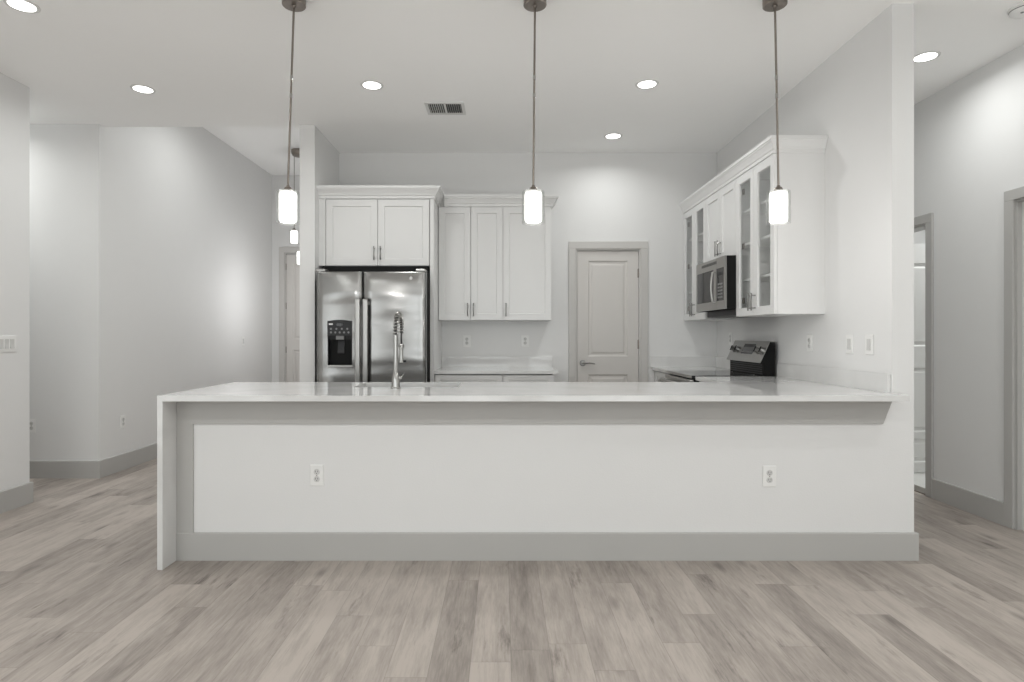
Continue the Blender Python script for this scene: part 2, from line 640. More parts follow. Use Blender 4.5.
base('baseboard_left_near', [(XL, YN), (XL, -2.6)])
base('baseboard_left', [(XL, 0.6), (XL, 4.41), (-6.2, 4.41)])
base('baseboard_left_foyer', [(-6.2, 5.17), (XL, 5.17), (XL, YF)])
base('baseboard_hall', [(XR, D1Y0 - 0.066), (XR, D2Y1 + 0.066)])
base('baseboard_hall_near', [(XR, D2Y0 - 0.066), (XR, YN)])
base('baseboard_hall_far', [(XR, 9.08), (XR, D1Y1 + 0.066)])
base('baseboard_peninsula', [(-1.784, YS), (XKO, YS), (XKO, 9.08)])
base('baseboard_fridge_side', [(XP0, YF), (XP0, YP), (XP1, YP), (XP1, YP + 0.04)], side=-1)
# grey boards on the face of the peninsula wall: left upright and the apron under the overhang
struct('trim_1', MB().box(-1.784, -1.696, YS - 0.012, YS, 0.151, 0.884), M['trim'])
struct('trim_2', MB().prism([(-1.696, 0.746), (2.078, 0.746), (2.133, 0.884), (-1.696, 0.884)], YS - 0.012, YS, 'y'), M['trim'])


# ------------------------------------------------------------------ casings and doors
def casing(name, w, h, cw, depth=0.018, mat='casing', parent=None):
    """door casing in local coordinates: opening x 0..w, z 0..h, on the wall face y=0, facing -y"""
    m = MB()
    for a, c in ((-cw, 0), (w, w + cw)):
        m.box(a, c, -depth, 0, 0, h, 0.003)
    m.box(-cw, w + cw, -depth, 0, h, h + cw, 0.003)
    # jamb lining
    m.box(0.0, 0.016, 0, 0.12, 0, h)
    m.box(w - 0.016, w, 0, 0.12, 0, h)
    m.box(0.016, w - 0.016, 0, 0.12, h - 0.016, h)
    return m


def panel_door(w, h, t, panels, m=None):
    """leaf in local coordinates: x 0..w, y 0..t (front y=0), z 0..h, panels = [(z0, z1)]"""
    m = m or MB()
    st = 0.105
    m.box(0, st, 0, t, 0, h)
    m.box(w - st, w, 0, t, 0, h)
    zs = [0] + [z for p in panels for z in p] + [h]
    for i in range(0, len(zs), 2):
        m.box(st, w - st, 0, t, zs[i], zs[i + 1])
    for z0, z1 in panels:
        x0, x1 = st, w - st
        for f0, sg in ((0.0, 1), (t, -1)):
            # sloping moulding into a recess, then a raised field
            loops = []
            for ins, d in ((0, 0), (0.012, 0.011), (0.030, 0.011), (0.045, 0.004)):
                y = f0 + sg * d
                loops.append([m.bm.verts.new(v) for v in ((x0 + ins, y, z0 + ins), (x1 - ins, y, z0 + ins), (x1 - ins, y, z1 - ins), (x0 + ins, y, z1 - ins))])
            for a, c in zip(loops, loops[1:]):
                for j in range(4):
                    m.bm.faces.new((a[j], a[(j + 1) % 4], c[(j + 1) % 4], c[j]))
            m.bm.faces.new(loops[-1])
    return m


def lever(parent, x, z, yf, direction=1, mat='nickel'):
    m = MB()
    m.lathe([(0, yf - 0.012), (0.026, yf - 0.012), (0.031, yf - 0.006), (0.031, yf)], 24, (x, 0, z), 'y')
    m.lathe([(0.011, yf - 0.05), (0.011, yf - 0.01)], 16, (x, 0, z), 'y')
    m.tube([(x, yf - 0.045, z), (x + direction * 0.02, yf - 0.05, z + 0.002), (x + direction * 0.06, yf - 0.05, z + 0.004), (x + direction * 0.115, yf - 0.046, z - 0.006)],
           [0.011, 0.010, 0.008, 0.007], 10)
    return m.build('lever_handle', M['handle'], parent)


def hinge(parent, x, z, yf, mat='nickel'):
    m = MB()
    m.tube([(x, yf, z - 0.045), (x, yf, z + 0.045)], 0.006, 8)
    m.tube([(x, yf, z + 0.045), (x, yf, z + 0.052)], 0.004, 8)
    m.box(x - 0.014, x + 0.002, yf + 0.001, yf + 0.004, z - 0.044, z + 0.044)
    return m.build('hinge', M[mat], parent)


# pantry door
pc = struct('trim_3', casing('c', PX1 - PX0, PZ, 0.072), M['casing'], loc=(PX0, YB, 0))
leaf_w = PX1 - PX0 - 0.038
pd = struct('door_1', panel_door(leaf_w, PZ - 0.03, 0.035, [(0.20, 0.83), (1.01, 1.965)]), M['door'], loc=(PX0 + 0.019, YB + 0.012, 0.008))
lever(pd, 0.052, 0.945, 0.0, 1)
for z in (0.25, 1.13, 1.84):
    hinge(pd, leaf_w + 0.004, z, -0.006)

# foyer front door (tall)
struct('trim_4', casing('c', 0.92, 2.475, 0.08), M['casing'], loc=(-3.29, YF, 0))
fd = struct('door_2', panel_door(0.88, 2.44, 0.044, [(0.2, 1.0), (1.16, 2.3)]), M['door'], loc=(-3.27, YF + 0.012, 0.008))
for z in (0.3, 1.0, 1.66, 2.25):
    hinge(fd, 0.0, z, -0.006)
lever(fd, 0.82, 0.95, 0.0, -1)

# hall openings; the local frame faces -x of the room
R90 = -PI / 2
o = struct('trim_5', casing('c', D1Y1 - D1Y0, DZ, 0.068), M['trim'], loc=(XR, D1Y1, 0))
o.rotation_euler = (0, 0, R90)
o = struct('trim_6', casing('c', D2Y1 - D2Y0, DZ, 0.068), M['trim'], loc=(XR, D2Y1, 0))
o.rotation_euler = (0, 0, R90)
# stops on the near opening; unseen closed leaf added to stop light leaking
s = MB()
wd = D2Y1 - D2Y0
s.box(0.016, 0.028, 0.03, 0.07, 0, DZ - 0.016).box(wd - 0.028, wd - 0.016, 0.03, 0.07, 0, DZ - 0.016).box(0.028, wd - 0.028, 0.03, 0.07, DZ - 0.028, DZ - 0.016)
o = struct('trim_7', s, M['whitedoor'], loc=(XR, D2Y1, 0))
o.rotation_euler = (0, 0, R90)
d3 = struct('door_3', panel_door(wd - 0.036, DZ - 0.03, 0.035, [(0.2, 0.83), (1.01, 1.93)]), M['whitedoor'], loc=(XR + 0.074, D2Y1 - 0.018, 0.008))
d3.rotation_euler = (0, 0, R90)
lever(d3, wd - 0.1, 0.945, 0.0, -1)
# white door standing open into the side room, facing the camera
d4 = struct('door_4', panel_door(0.76, 2.03, 0.035, [(0.09, 0.30), (0.36, 0.93), (1.12, 1.86)]), M['whitedoor'], loc=(XR + 0.125, D1Y1 - 0.02, 0.012))
lever(d4, 0.69, 0.945, 0.0, -1)
for z in (0.25, 1.05, 1.84):
    hinge(d4, -0.004, z, -0.004)
struct('trim_8', MB().box(XR, XR + 0.12, D1Y0 + 0.016, D1Y1 - 0.016, 0.0, 0.008), M['nickel'])


# ------------------------------------------------------------------ cabinets
def bar_handle(parent, x, z0, z1, yf, horizontal=False, r=0.005):
    m = MB()
    if horizontal:
        m.tube([(z0, yf - 0.03, x), (z1, yf - 0.03, x)], r, 10)
        for q in (z0 + 0.018, z1 - 0.018):
            m.tube([(q, yf, x), (q, yf - 0.03, x)], r * 0.8, 8)
    else:
        m.tube([(x, yf - 0.03, z0), (x, yf - 0.03, z1)], r, 10)
        for q in (z0 + 0.018, z1 - 0.018):
            m.tube([(x, yf, q), (x, yf - 0.03, q)], r * 0.8, 8)
    return m.build('handle', M['handle'], parent)


def shaker(name, x0, x1, z0, z1, yf, parent, pane=False, fr=0.057, t=0.02):
    """shaker front: frame of two stiles and two rails round a sunken panel (or a glass pane)"""
    g = 0.0022
    x0, x1, z0, z1 = x0 + g, x1 - g, z0 + g, z1 - g
    y0, y1 = yf, yf + t
    m = MB()
    # frame as one ring with an inner chamfer
    outer = [(x0, z0), (x1, z0), (x1, z1), (x0, z1)]
    inner = [(x0 + fr, z0 + fr), (x1 - fr, z0 + fr), (x1 - fr, z1 - fr), (x0 + fr, z1 - fr)]
    inner2 = [(x0 + fr + 0.004, z0 + fr + 0.004), (x1 - fr - 0.004, z0 + fr + 0.004), (x1 - fr - 0.004, z1 - fr - 0.004), (x0 + fr + 0.004, z1 - fr - 0.004)]
    yin = yf + 0.010
    vo = [m.bm.verts.new((x, y0, z)) for x, z in outer]
    vi = [m.bm.verts.new((x, y0, z)) for x, z in inner]
    vj = [m.bm.verts.new((x, yin, z)) for x, z in inner2]
    vb = [m.bm.verts.new((x, y1, z)) for x, z in outer]
    for j in range(4):
        k = (j + 1) % 4
        m.bm.faces.new((vo[j], vo[k], vi[k], vi[j]))
        m.bm.faces.new((vi[j], vi[k], vj[k], vj[j]))
        m.bm.faces.new((vo[j], vb[j], vb[k], vo[k]))
    if pane:
        vk = [m.bm.verts.new((x, y1, z)) for x, z in inner2]
        for j in range(4):
            k = (j + 1) % 4
            m.bm.faces.new((vj[j], vj[k], vk[k], vk[j]))
            m.bm.faces.new((vb[j], vk[j], vk[k], vb[k]))
    else:
        m.bm.faces.new(vj)
        m.bm.faces.new(vb[::-1])
    d = m.build(name, M['cab'], parent)
    if pane:
        MB().box(x0 + fr + 0.002, x1 - fr - 0.002, yf + 0.011, yf + 0.015, z0 + fr + 0.002, z1 - fr - 0.002).build('pane', M['glass'], d)
    return d


def carcass(w, d, z0, z1, parent, back=True, top=True, shelves=(), kick=0.0):
    """open box with 18 mm boards; back on y=0, front on y=-d"""
    m = MB()
    t = 0.018
    m.box(0, t, -d, 0, z0, z1).box(w - t, w, -d, 0, z0, z1)
    m.box(t, w - t, -d, 0, z0, z0 + t)
    if top:
        m.box(t, w - t, -d, 0, z1 - t, z1)
    if back:
        m.box(t, w - t, -0.008, 0, z0 + t, z1 - t)
    if kick:
        m.box(0, w, -d + 0.07, -d + 0.085, 0, z0)
        m.box(0, t, -d + 0.085, 0, 0, z0).box(w - t, w, -d + 0.085, 0, 0, z0)
    c = m.build('carcass', M['cab'], parent)
    for z in shelves:
        MB().box(t, w - t, -d + 0.025, -0.008, z - 0.009, z + 0.009, 0.001).build('shelf', M['cabin'], parent)
    return c


UZ0, UZ1 = 1.372, 2.440


def wall_cabinet(label, w, d, z0, z1, doors, loc, rz=0.0, pane=False, handle_side=None, group=None, handle_z=None, shelves=()):
    t = thing('wall_cabinet', label, 'cabinet', loc, rz, group)
    carcass(w, d, z0, z1, t, shelves=shelves)
    dw = w / doors
    hz = handle_z or (z0 + 0.035, z0 + 0.160)
    for i in range(doors):
        dr = shaker('door', i * dw, (i + 1) * dw, z0, z1 - 0.004, -d - 0.021, t, pane)
        side = handle_side or ('r' if i == 0 else 'l')
        hx = (i + 1) * dw - 0.028 if side == 'r' else i * dw + 0.028
        bar_handle(dr, hx, hz[0], hz[1], -d - 0.021)
        if pane:
            hxx = i * dw + 0.066 if side == 'r' else (i + 1) * dw - 0.066
            for q in (z0 + 0.12, (z0 + z1) / 2, z1 - 0.12):
                MB().box(hxx - 0.013, hxx + 0.013, -d + 0.004, -d + 0.016, q - 0.022, q + 0.022, 0.002).build('hinge', M['nickel'], dr)
    return t


def base_cabinet(label, w, d, loc, rz, doors=1, false_front=False, handles='bar', group=None):
    t = thing('base_cabinet', label, 'cabinet', loc, rz, group)
    carcass(w, d, 0.105, 0.883, t, top=False, kick=0.1)
    dr = shaker('drawer', 0.002, w - 0.002, 0.722, 0.876, -d - 0.021, t, fr=0.042)
    if not false_front:
        bar_handle(dr, 0.799, w / 2 - 0.065, w / 2 + 0.065, -d - 0.021, horizontal=True)
    dw = w / doors
    for i in range(doors):
        q = shaker('door', i * dw, (i + 1) * dw, 0.108, 0.718, -d - 0.021, t)
        hx = (i + 1) * dw - 0.028 if i == 0 else i * dw + 0.028
        bar_handle(q, hx, 0.56, 0.685, -d - 0.021)
    return t


# over the fridge
FX0, FX1 = -1.632, -0.612
t = thing('wall_cabinet', 'white double-door cabinet above the refrigerator, under the tallest crown moulding', 'cabinet', (FX0, YB, 0))
FD = 0.64
carcass(0.98, FD, 1.846, UZ1, t)
MB().box(0, 0.059, -FD - 0.023, -FD, 1.846, UZ1).build('filler_strip', M['cab'], t)
for i, (a, c_) in enumerate(((0.063, 0.522), (0.522, 0.980))):
    d_ = shaker('door', a, c_, 1.846, UZ1 - 0.006, -FD - 0.025, t)
    bar_handle(d_, (c_ - 0.028) if i == 0 else (a + 0.028), 1.895, 2.015, -FD - 0.025)
CP = [(0, 0), (0.008, 0), (0.010, 0.022), (0.018, 0.026), (0.024, 0.040), (0.042, 0.066), (0.050, 0.070), (0.052, 0.078), (0.060, 0.082), (0.060, 0.103), (0, 0.103)]


def crown(parent, pts, side=1, z=UZ1, out=1.0):
    return MB().sweep(pts, [(o_ * out, z + h_) for o_, h_ in CP], side=side).build('crown_moulding', M['cab'], parent)


crown(t, [(0.001, -FD - 0.025), (1.021, -FD - 0.025), (1.021, -0.002)])

sp_ = MB().box(0, 0.035, -FD - 0.025, -0.001, 0, UZ1 - 0.001, 0.001).build('side_panel', M['cab'], None, (FX0 + 0.985, YB, 0))
tag(sp_, 'tall white panel standing on the floor against the right side of the refrigerator', 'cabinet panel')

# two cabinets left of the pantry, hung side by side
UD = 0.315
c1 = wall_cabinet('tall narrow two-door white wall cabinet just right of the refrigerator', 0.608, UD, UZ0, UZ1, 2, (-0.608, YB, 0))
c2 = wall_cabinet('single-door white wall cabinet hung nearest the pantry door', 0.456, UD, UZ0, UZ1, 1, (0.0, YB, 0), handle_side='l')
cm = thing('crown_moulding', 'white crown moulding over the wall cabinets between refrigerator and pantry door', 'moulding', (-0.608, YB, 0))
o = crown(cm, [(0.058, -UD - 0.021), (1.066, -UD - 0.021), (1.066, -0.002)])
o.name = 'moulding_strip'

# right run: local x runs towards the camera, front faces the kitchen
RY0, RY1 = 5.325, 4.632     # range and microwave bay
g = 'glass-door wall cabinets'
w_far = YB - 0.004 - RY0 - 0.002
wall_cabinet('two-door glass-front wall cabinet in the far corner beyond the microwave', w_far, UD, UZ0, UZ1, 2, (XK, YB - 0.004, 0), R90, pane=True, group=g, shelves=(1.65, 1.92, 2.17))
wall_cabinet('short solid two-door white cabinet directly above the microwave', RY0 - RY1, UD, 1.852, UZ1, 2, (XK, RY0, 0), R90)
w_near = RY1 - 0.002 - 3.976
wall_cabinet('two-door glass-front wall cabinet at the near end, closer than the microwave', w_near, UD, UZ0, UZ1, 2, (XK, RY1 - 0.002, 0), R90, pane=True, group=g, shelves=(1.65, 1.92, 2.17))
cm = thing('crown_moulding', 'long white crown moulding capping the right-hand run of cabinets', 'moulding', (XK, YB - 0.004, 0), R90)
o = crown(cm, [(0.0, -UD - 0.021), (YB - 0.004 - 3.976, -UD - 0.021), (YB - 0.004 - 3.976, -0.002)], out=0.7)
o.name = 'moulding_strip'

# base cabinets
BD = 0.60
base_cabinet('white base cabinet with one drawer and two doors, beside the refrigerator', 0.606, BD, (-0.609, YB - 0.002, 0), 0, 2)
base_cabinet('narrow white base cabinet with one drawer, nearest the pantry door', 0.456, BD, (0.0, YB - 0.002, 0), 0, 1)
base_cabinet('white base cabinet in the far corner beyond the range', YB - 0.004 - RY0 - 0.004, BD, (XK - 0.002, YB - 0.004, 0), R90, 1)
base_cabinet('white base cabinet between the range and the peninsula', 0.57, BD, (XK - 0.002, RY1 - 0.004, 0), R90, 1)
pw = (1.49 + 1.783) / 4
for i, lab in enumerate(('white peninsula base cabinet at the right end, by the range', 'white peninsula base cabinet right of the sink base', 'white sink base cabinet under the spring faucet', 'white peninsula base cabinet by the waterfall end')):
    base_cabinet(lab, pw - 0.002, BD, (1.49 - i * pw, YS + 0.117, 0), PI, 2, false_front=(i == 2))

# ------------------------------------------------------------------ worktops
CZ0, CZ1 = 0.884, 0.914
XKW = XK - 0.0015
CY0, CY1 = 3.145, 4.054
CX0 = -1.813
SX0, SX1, SY0, SY1 = -0.915, -0.275, 3.655, 4.0
t = thing('worktop', 'white quartz peninsula worktop with waterfall end, turning along the right wall', 'worktop', (0, 0, 0))
m = MB()
m.box(CX0, XKW, CY0, SY0, CZ0, CZ1)
m.box(CX0, SX0, SY0, SY1, CZ0, CZ1).box(SX1, XKW, SY0, SY1, CZ0, CZ1)
m.box(CX0, XKW, SY1, CY1, CZ0, CZ1)
m.box(1.484, XKW, CY1, RY1 - 0.004, CZ0, CZ1)
m.build('slab', M['quartz'], t)
MB().box(CX0, CX0 + 0.028, CY0, CY1, 0, CZ0).build('waterfall_leg', M['quartz'], t)
MB().box(XKW - 0.02, XKW, YS + 0.008, RY1 - 0.004, CZ1, CZ1 + 0.104, 0.001).build('backsplash', M['quartz'], t)
t = thing('worktop', 'small white quartz worktop in the corner beyond the range', 'worktop', (0, 0, 0))
MB().box(1.484, XKW, RY0 + 0.004, YB, CZ0, CZ1, 0.002).build('slab', M['quartz'], t)
MB().box(1.465, XKW - 0.02, YB - 0.02, YB, CZ1, CZ1 + 0.104, 0.001).build('backsplash', M['quartz'], t)
MB().box(XKW - 0.02, XKW, RY0 + 0.004, YB, CZ1, CZ1 + 0.104, 0.001).build('backsplash', M['quartz'], t)
t = thing('worktop', 'white quartz worktop on the back wall between refrigerator and pantry', 'worktop', (0, 0, 0))
MB().box(-0.611, 0.492, YB - 0.65, YB, CZ0, CZ1, 0.002).build('slab', M['quartz'], t)
MB().box(-0.611, 0.492, YB - 0.02, YB, CZ1, CZ1 + 0.104, 0.001).build('backsplash', M['quartz'], t)

# sink
t = thing('sink', 'stainless undermount sink set in the peninsula worktop', 'sink', (0, 0, 0))
m = MB()
th = 0.002
m.box(SX0 - 0.004, SX1 + 0.004, SY0 - 0.004, SY1 + 0.004, 0.68, 0.682)
m.box(SX0 - 0.004, SX0 - 0.002, SY0 - 0.004, SY1 + 0.004, 0.682, CZ0 - 0.001).box(SX1 + 0.002, SX1 + 0.004, SY0 - 0.004, SY1 + 0.004, 0.682, CZ0 - 0.001)
m.box(SX0 - 0.002, SX1 + 0.002, SY0 - 0.004, SY0 - 0.002, 0.682, CZ0 - 0.001).box(SX0 - 0.002, SX1 + 0.002, SY1 + 0.002, SY1 + 0.004, 0.682, CZ0 - 0.001)
m.build('basin', M['sinksteel'], t)
MB().lathe([(0, 0.684), (0.03, 0.684), (0.045, 0.688), (0.045, 0.682)], 24, ((SX0 + SX1) / 2, 3.83, 0)).build('drain', M['chrome'], t)

# faucet
FXc, FYc = -0.640, 3.58
t = thing('faucet', 'tall steel pull-down faucet with a spring coil neck on the peninsula worktop', 'faucet', (FXc, FYc, CZ1 + 0.0006))
MB().lathe([(0, 0), (0.030, 0), (0.030, 0.006), (0.026, 0.010), (0.023, 0.055), (0.017, 0.085), (0.0125, 0.10), (0.0125, 0.318), (0.0, 0.318)], 28).build('body', M['chrome'], t)
R_ = 0.1
arc = [(0, 0, 0.318), (0, 0, 0.335)] + [(0, R_ - R_ * math.cos(a), 0.345 + R_ * math.sin(a)) for a in [PI * k / 24 for k in range(25)]] + [(0, 2 * R_, 0.330)]
MB().tube(arc, 0.0085, 10).build('hose', M['hose'], t)


def along(path, s_):
    P = [Vector(p) for p in path]
    L = [0]
    for a, c in zip(P, P[1:]):
        L.append(L[-1] + (c - a).length)
    x = s_ * L[-1]
    for i in range(len(P) - 1):
        if x <= L[i + 1] or i == len(P) - 2:
            f = (x - L[i]) / max(1e-9, L[i + 1] - L[i])
            return P[i].lerp(P[i + 1], f), (P[i + 1] - P[i]).normalized()


coil = []
N, TURNS = 600, 19
for k in range(N + 1):
    p, tg = along(arc, k / N)
    u = Vector((1, 0, 0))
    w_ = tg.cross(u)
    a = 2 * PI * TURNS * k / N
    coil.append(p + (u * math.cos(a) + w_ * math.sin(a)) * 0.0145)
MB().tube(coil, 0.0032, 6).build('spring_coil', M['chrome'], t)
MB().tube([(0, 0.2, 0.330), (0, 0.2, 0.262)], 0.006, 10).build('hose', M['hose'], t)
sp = MB().lathe([(0, 0.262), (0.011, 0.262), (0.014, 0.255), (0.0125, 0.235), (0.011, 0.200), (0.013, 0.165), (0.016, 0.145), (0.014, 0.142), (0, 0.142)], 20, (0, 0.2, 0)).build('spray_head', M['chrome'], t)
MB().tube([(0.012, 0.2, 0.152), (0.03, 0.2, 0.152)], 0.006, 10).build('button', M['black'], sp)
m = MB().tube([(0, 0.0, 0.248), (0, 0.185, 0.248)], 0.0045, 8)
m.lathe([(0.014, 0.238), (0.0175, 0.238), (0.0175, 0.258), (0.014, 0.258), (0.014, 0.238)], 20, (0, 0.2, 0))
m.build('docking_arm', M['chrome'], t)
m = MB().tube([(0.015, 0, 0.06), (0.035, 0.004, 0.063)], 0.010, 12)
m.tube([(0.033, 0.004, 0.063), (0.036, 0.07, 0.085)], 0.004, 8)
m.build('lever_handle', M['chrome'], t)

# ------------------------------------------------------------------ refrigerator
t = thing('refrigerator', 'side-by-side stainless steel refrigerator with a black dispenser, under the deep cabinet', 'refrigerator', (-1.600, 5.065, 0))
FW, FH = 0.950, 1.790
body = MB().box(0.006, FW - 0.006, 0.075, 0.87, 0.02, FH - 0.012, 0.004)
body.box(0.02, FW - 0.02, 0.05, 0.075, 0.10, FH - 0.03)
body.build('case', M['blackside'], t)
MB().box(0.02, FW - 0.02, 0.02, 0.06, 0.015, 0.095, 0.004).build('kick_grille', M['dark'], t)
MB().box(0.004, FW - 0.012, 0.245, 0.80, FH - 0.014, 1.842, 0.002).build('top_cover', M['blackside'], t)  # black block standing in for the shade in the gap above
for a in (0.05, FW - 0.05):
    MB().lathe([(0, 0), (0.02, 0), (0.02, 0.025), (0, 0.025)], 16, (a, 0.12, 0)).build('foot', M['black'], t)
    MB().lathe([(0, 0), (0.02, 0), (0.02, 0.025), (0, 0.025)], 16, (a, 0.8, 0)).build('foot', M['black'], t)


def fridge_door(x0, x1, hole=None):
    """softly bowed door front with rounded vertical edges; optional rectangular hole for the dispenser"""
    m = MB()
    z0, z1 = 0.10, FH - 0.022
    xs = [x0, x0 + 0.004, x0 + 0.012, x0 + 0.028]
    kk = 10
    xs += [x0 + 0.028 + (x1 - x0 - 0.056) * i / kk for i in range(1, kk)]
    xs += [x1 - 0.028, x1 - 0.012, x1 - 0.004, x1]
    zs = [z0, z0 + 0.004, z0 + 0.014]
    nz = 16
    zs += [z0 + 0.014 + (z1 - z0 - 0.028) * i / nz for i in range(1, nz)] + [z1 - 0.014, z1 - 0.004, z1]
    if hole:
        hx0, hx1, hz0, hz1 = hole
        xs = sorted([x for x in xs if abs(x - hx0) > 0.006 and abs(x - hx1) > 0.006] + [hx0, hx1])
        zs = sorted([z for z in zs if abs(z - hz0) > 0.01 and abs(z - hz1) > 0.01] + [hz0, hz1])

    def yy(x, z):
        e = min(x - x0, x1 - x)
        y = 0.0
        if e < 0.028:
            y = 0.016 * (1 - e / 0.028) ** 2
        ez = min(z - z0, z1 - z)
        if ez < 0.014:
            y = max(y, 0.008 * (1 - ez / 0.014) ** 2)
        y += 0.010 * ((x - (x0 + x1) / 2) / ((x1 - x0) / 2)) ** 2
        return y
    grid = [[m.bm.verts.new((x, yy(x, z), z)) for x in xs] for z in zs]
    for i in range(len(zs) - 1):
        for j in range(len(xs) - 1):
            cx, cz = (xs[j] + xs[j + 1]) / 2, (zs[i] + zs[i + 1]) / 2
            if hole and hx0 < cx < hx1 and hz0 < cz < hz1:
                continue
            f = m.bm.faces.new((grid[i][j], grid[i][j + 1], grid[i + 1][j + 1], grid[i + 1][j]))
            f.smooth = True
    # sides
    for col in (0, len(xs) - 1):
        x = xs[col]
        back = [m.bm.verts.new((x, 0.072, z)) for z in zs]
        for i in range(len(zs) - 1):
            m.bm.faces.new((grid[i][col], grid[i + 1][col], back[i + 1], back[i]))
    for row in (0, len(zs) - 1):
        z = zs[row]
        back = [m.bm.verts.new((x, 0.072, z)) for x in xs]
        for j in range(len(xs) - 1):
            m.bm.faces.new((grid[row][j], grid[row][j + 1], back[j + 1], back[j]))
    return m


def long_handle(parent, x, z0, z1, inner):
    m = MB()
    m.box(x - 0.022, x + 0.022, -0.055, -0.030, z0, z1, 0.010, 4)
    for z in (z0 + 0.02, z1 - 0.05):
        m.box(x - 0.014, x + 0.014, -0.032, 0.016, z, z + 0.03, 0.004)
    return m.build('handle', M['steel2'], parent)


MID = 0.411
hole = (0.119, 0.326, 0.972, 1.352)
fz = fridge_door(0.020, MID - 0.006, hole).build('freezer_door', M['steel'], t)
long_handle(fz, 0.381, 0.36, 1.535, 1)
rd = fridge_door(MID + 0.006, FW - 0.004).build('fridge_door', M['steel'], t)
long_handle(rd, 0.446, 0.36, 1.535, -1)
m = MB().lathe([(0, -0.0015), (0.013, -0.0015), (0.0145, 0.002)], 24, (0.822, 0.0015, 1.712), 'y')
bd = m.build('badge', M['legend'], rd)
m = MB()
for k in range(3):
    rr = 0.0105 - 0.0005 * k
for q in range(2):
    cxx = 0.822 - 0.004 + q * 0.008
    m.tube([(cxx + 0.0032 * math.cos(a), -0.0005, 1.712 + 0.005 * math.sin(a)) for a in [PI * (0.2 + 1.6 * k / 10) for k in range(11)]], 0.0007, 6)
m.tube([(0.822 + 0.0115 * math.cos(2 * PI * k / 24), -0.0005, 1.712 + 0.0115 * math.sin(2 * PI * k / 24)) for k in range(25)], 0.0007, 6)
m.build('monogram', M['steel2'], bd)
# dispenser in the freezer door
hx0, hx1, hz0, hz1 = hole
m = MB()
m.box(hx0, hx0 + 0.006, 0.004, 0.068, hz0, hz1).box(hx1 - 0.006, hx1, 0.004, 0.068, hz0, hz1)
m.box(hx0, hx1, 0.0215, 0.0265, hz0 + 0.22, hz1)
m.box(hx0 + 0.006, hx1 - 0.006, 0.0655, 0.068, hz0, hz1)
m.box(hx0, hx1, 0.004, 0.068, hz0, hz0 + 0.004)
dp = m.build('dispenser', M['black'], fz)
pl = []
for k in range(11):
    f_ = k / 10
    pl.append((hx0 + (hx1 - hx0) * f_, hz1 - 0.004 + 0.012 * (1 - (2 * f_ - 1) ** 2)))
m = MB().prism([(hx0, hz1 - 0.125)] + pl + [(hx1, hz1 - 0.125)], -0.006, 0.0215, 'y')
cp = m.build('control_panel', M['dark'], dp)
MB().box(hx0 + 0.075, hx1 - 0.07, -0.008, -0.005, hz1 - 0.045, hz1 - 0.02, 0.001).build('display', M['darkglass'], cp)
MB().box(hx0 + 0.012, hx0 + 0.045, -0.008, -0.005, hz1 - 0.035, hz1 - 0.022, 0.001).build('lit_button', M['legend'], cp)
for r_ in range(2):
    for k in range(4 + r_):
        xx = hx0 + 0.03 + k * (0.046 if r_ == 0 else 0.037)
        MB().lathe([(0, -0.009), (0.008, -0.009), (0.009, -0.005)], 14, (xx, 0, hz1 - 0.068 - 0.03 * r_), 'y').build('button', M['greyplastic'], cp)
MB().box(hx0 - 0.004, hx1 + 0.004, -0.012, 0.022, hz0 - 0.012, hz0 + 0.006, 0.003).build('drip_tray', M['steel2'], dp)
m = MB().box(hx0 + 0.07, hx1 - 0.07, 0.0, 0.022, hz1 - 0.16, hz1 - 0.126, 0.004)
m.build('spout', M['greyplastic'], dp)
m = MB().prism([(0.030, hz0 + 0.11), (0.036, hz0 + 0.10), (0.058, hz0 + 0.22), (0.050, hz0 + 0.22)], hx0 + 0.075, hx1 - 0.075, 'x')
m.build('paddle', M['dark'], dp)
# hinge covers
for a, nm in ((0.05, 'hinge_cover'), (FW - 0.05, 'hinge_cover')):
    MB().box(a - 0.04, a + 0.04, 0.03, 0.14, FH - 0.02, FH + 0.004, 0.006).build(nm, M['steel2'], t)

# ------------------------------------------------------------------ range
RW = RY0 - RY1
t = thing('range', 'freestanding stainless electric range with a black glass cooktop, under the microwave', 'range', (XK - 0.002, RY0, 0), R90)
MB().box(0.003, RW - 0.003, -0.655, -0.03, 0.03, 0.902, 0.003).build('body', M['blackside'], t)
m = MB().box(0.0, RW, -0.675, -0.13, 0.902, 0.918, 0.003)
ct = m.build('cooktop', M['darkglass'], t)
for (bx, by, br) in ((0.2, -0.52, 0.105), (0.56, -0.52, 0.085), (0.2, -0.25, 0.075), (0.56, -0.25, 0.105)):
    MB().lathe([(br - 0.003, 0.9183), (br, 0.9185), (br + 0.003, 0.9183)], 40, (bx, by, 0)).build('burner_ring', M['greyplastic'], ct)
MB().box(-0.001, RW + 0.001, -0.680, -0.675, 0.895, 0.919, 0.002).build('cooktop_trim', M['steel2'], ct)
od = MB().box(0.004, RW - 0.004, -0.695, -0.657, 0.27, 0.885, 0.006).build('oven_door', M['steel2'], t)
MB().box(0.12, RW - 0.12, -0.698, -0.694, 0.40, 0.72, 0.002).build('oven_window', M['darkglass'], od)
m = MB().tube([(0.05, -0.745, 0.845), (RW - 0.05, -0.745, 0.845)], 0.012, 14)
m.tube([(0.07, -0.69, 0.845), (0.07, -0.745, 0.845)], 0.010, 10).tube([(RW - 0.07, -0.69, 0.845), (RW - 0.07, -0.745, 0.845)], 0.010, 10)
m.build('handle', M['steel2'], od)
dr = MB().box(0.004, RW - 0.004, -0.69, -0.657, 0.06, 0.262, 0.005).build('storage_drawer', M['steel2'], t)
for a in (0.05, RW - 0.05):
    for b_ in (-0.6, -0.08):
        MB().lathe([(0, 0), (0.018, 0), (0.018, 0.03), (0, 0.03)], 14, (a, b_, 0)).build('foot', M['black'], t)
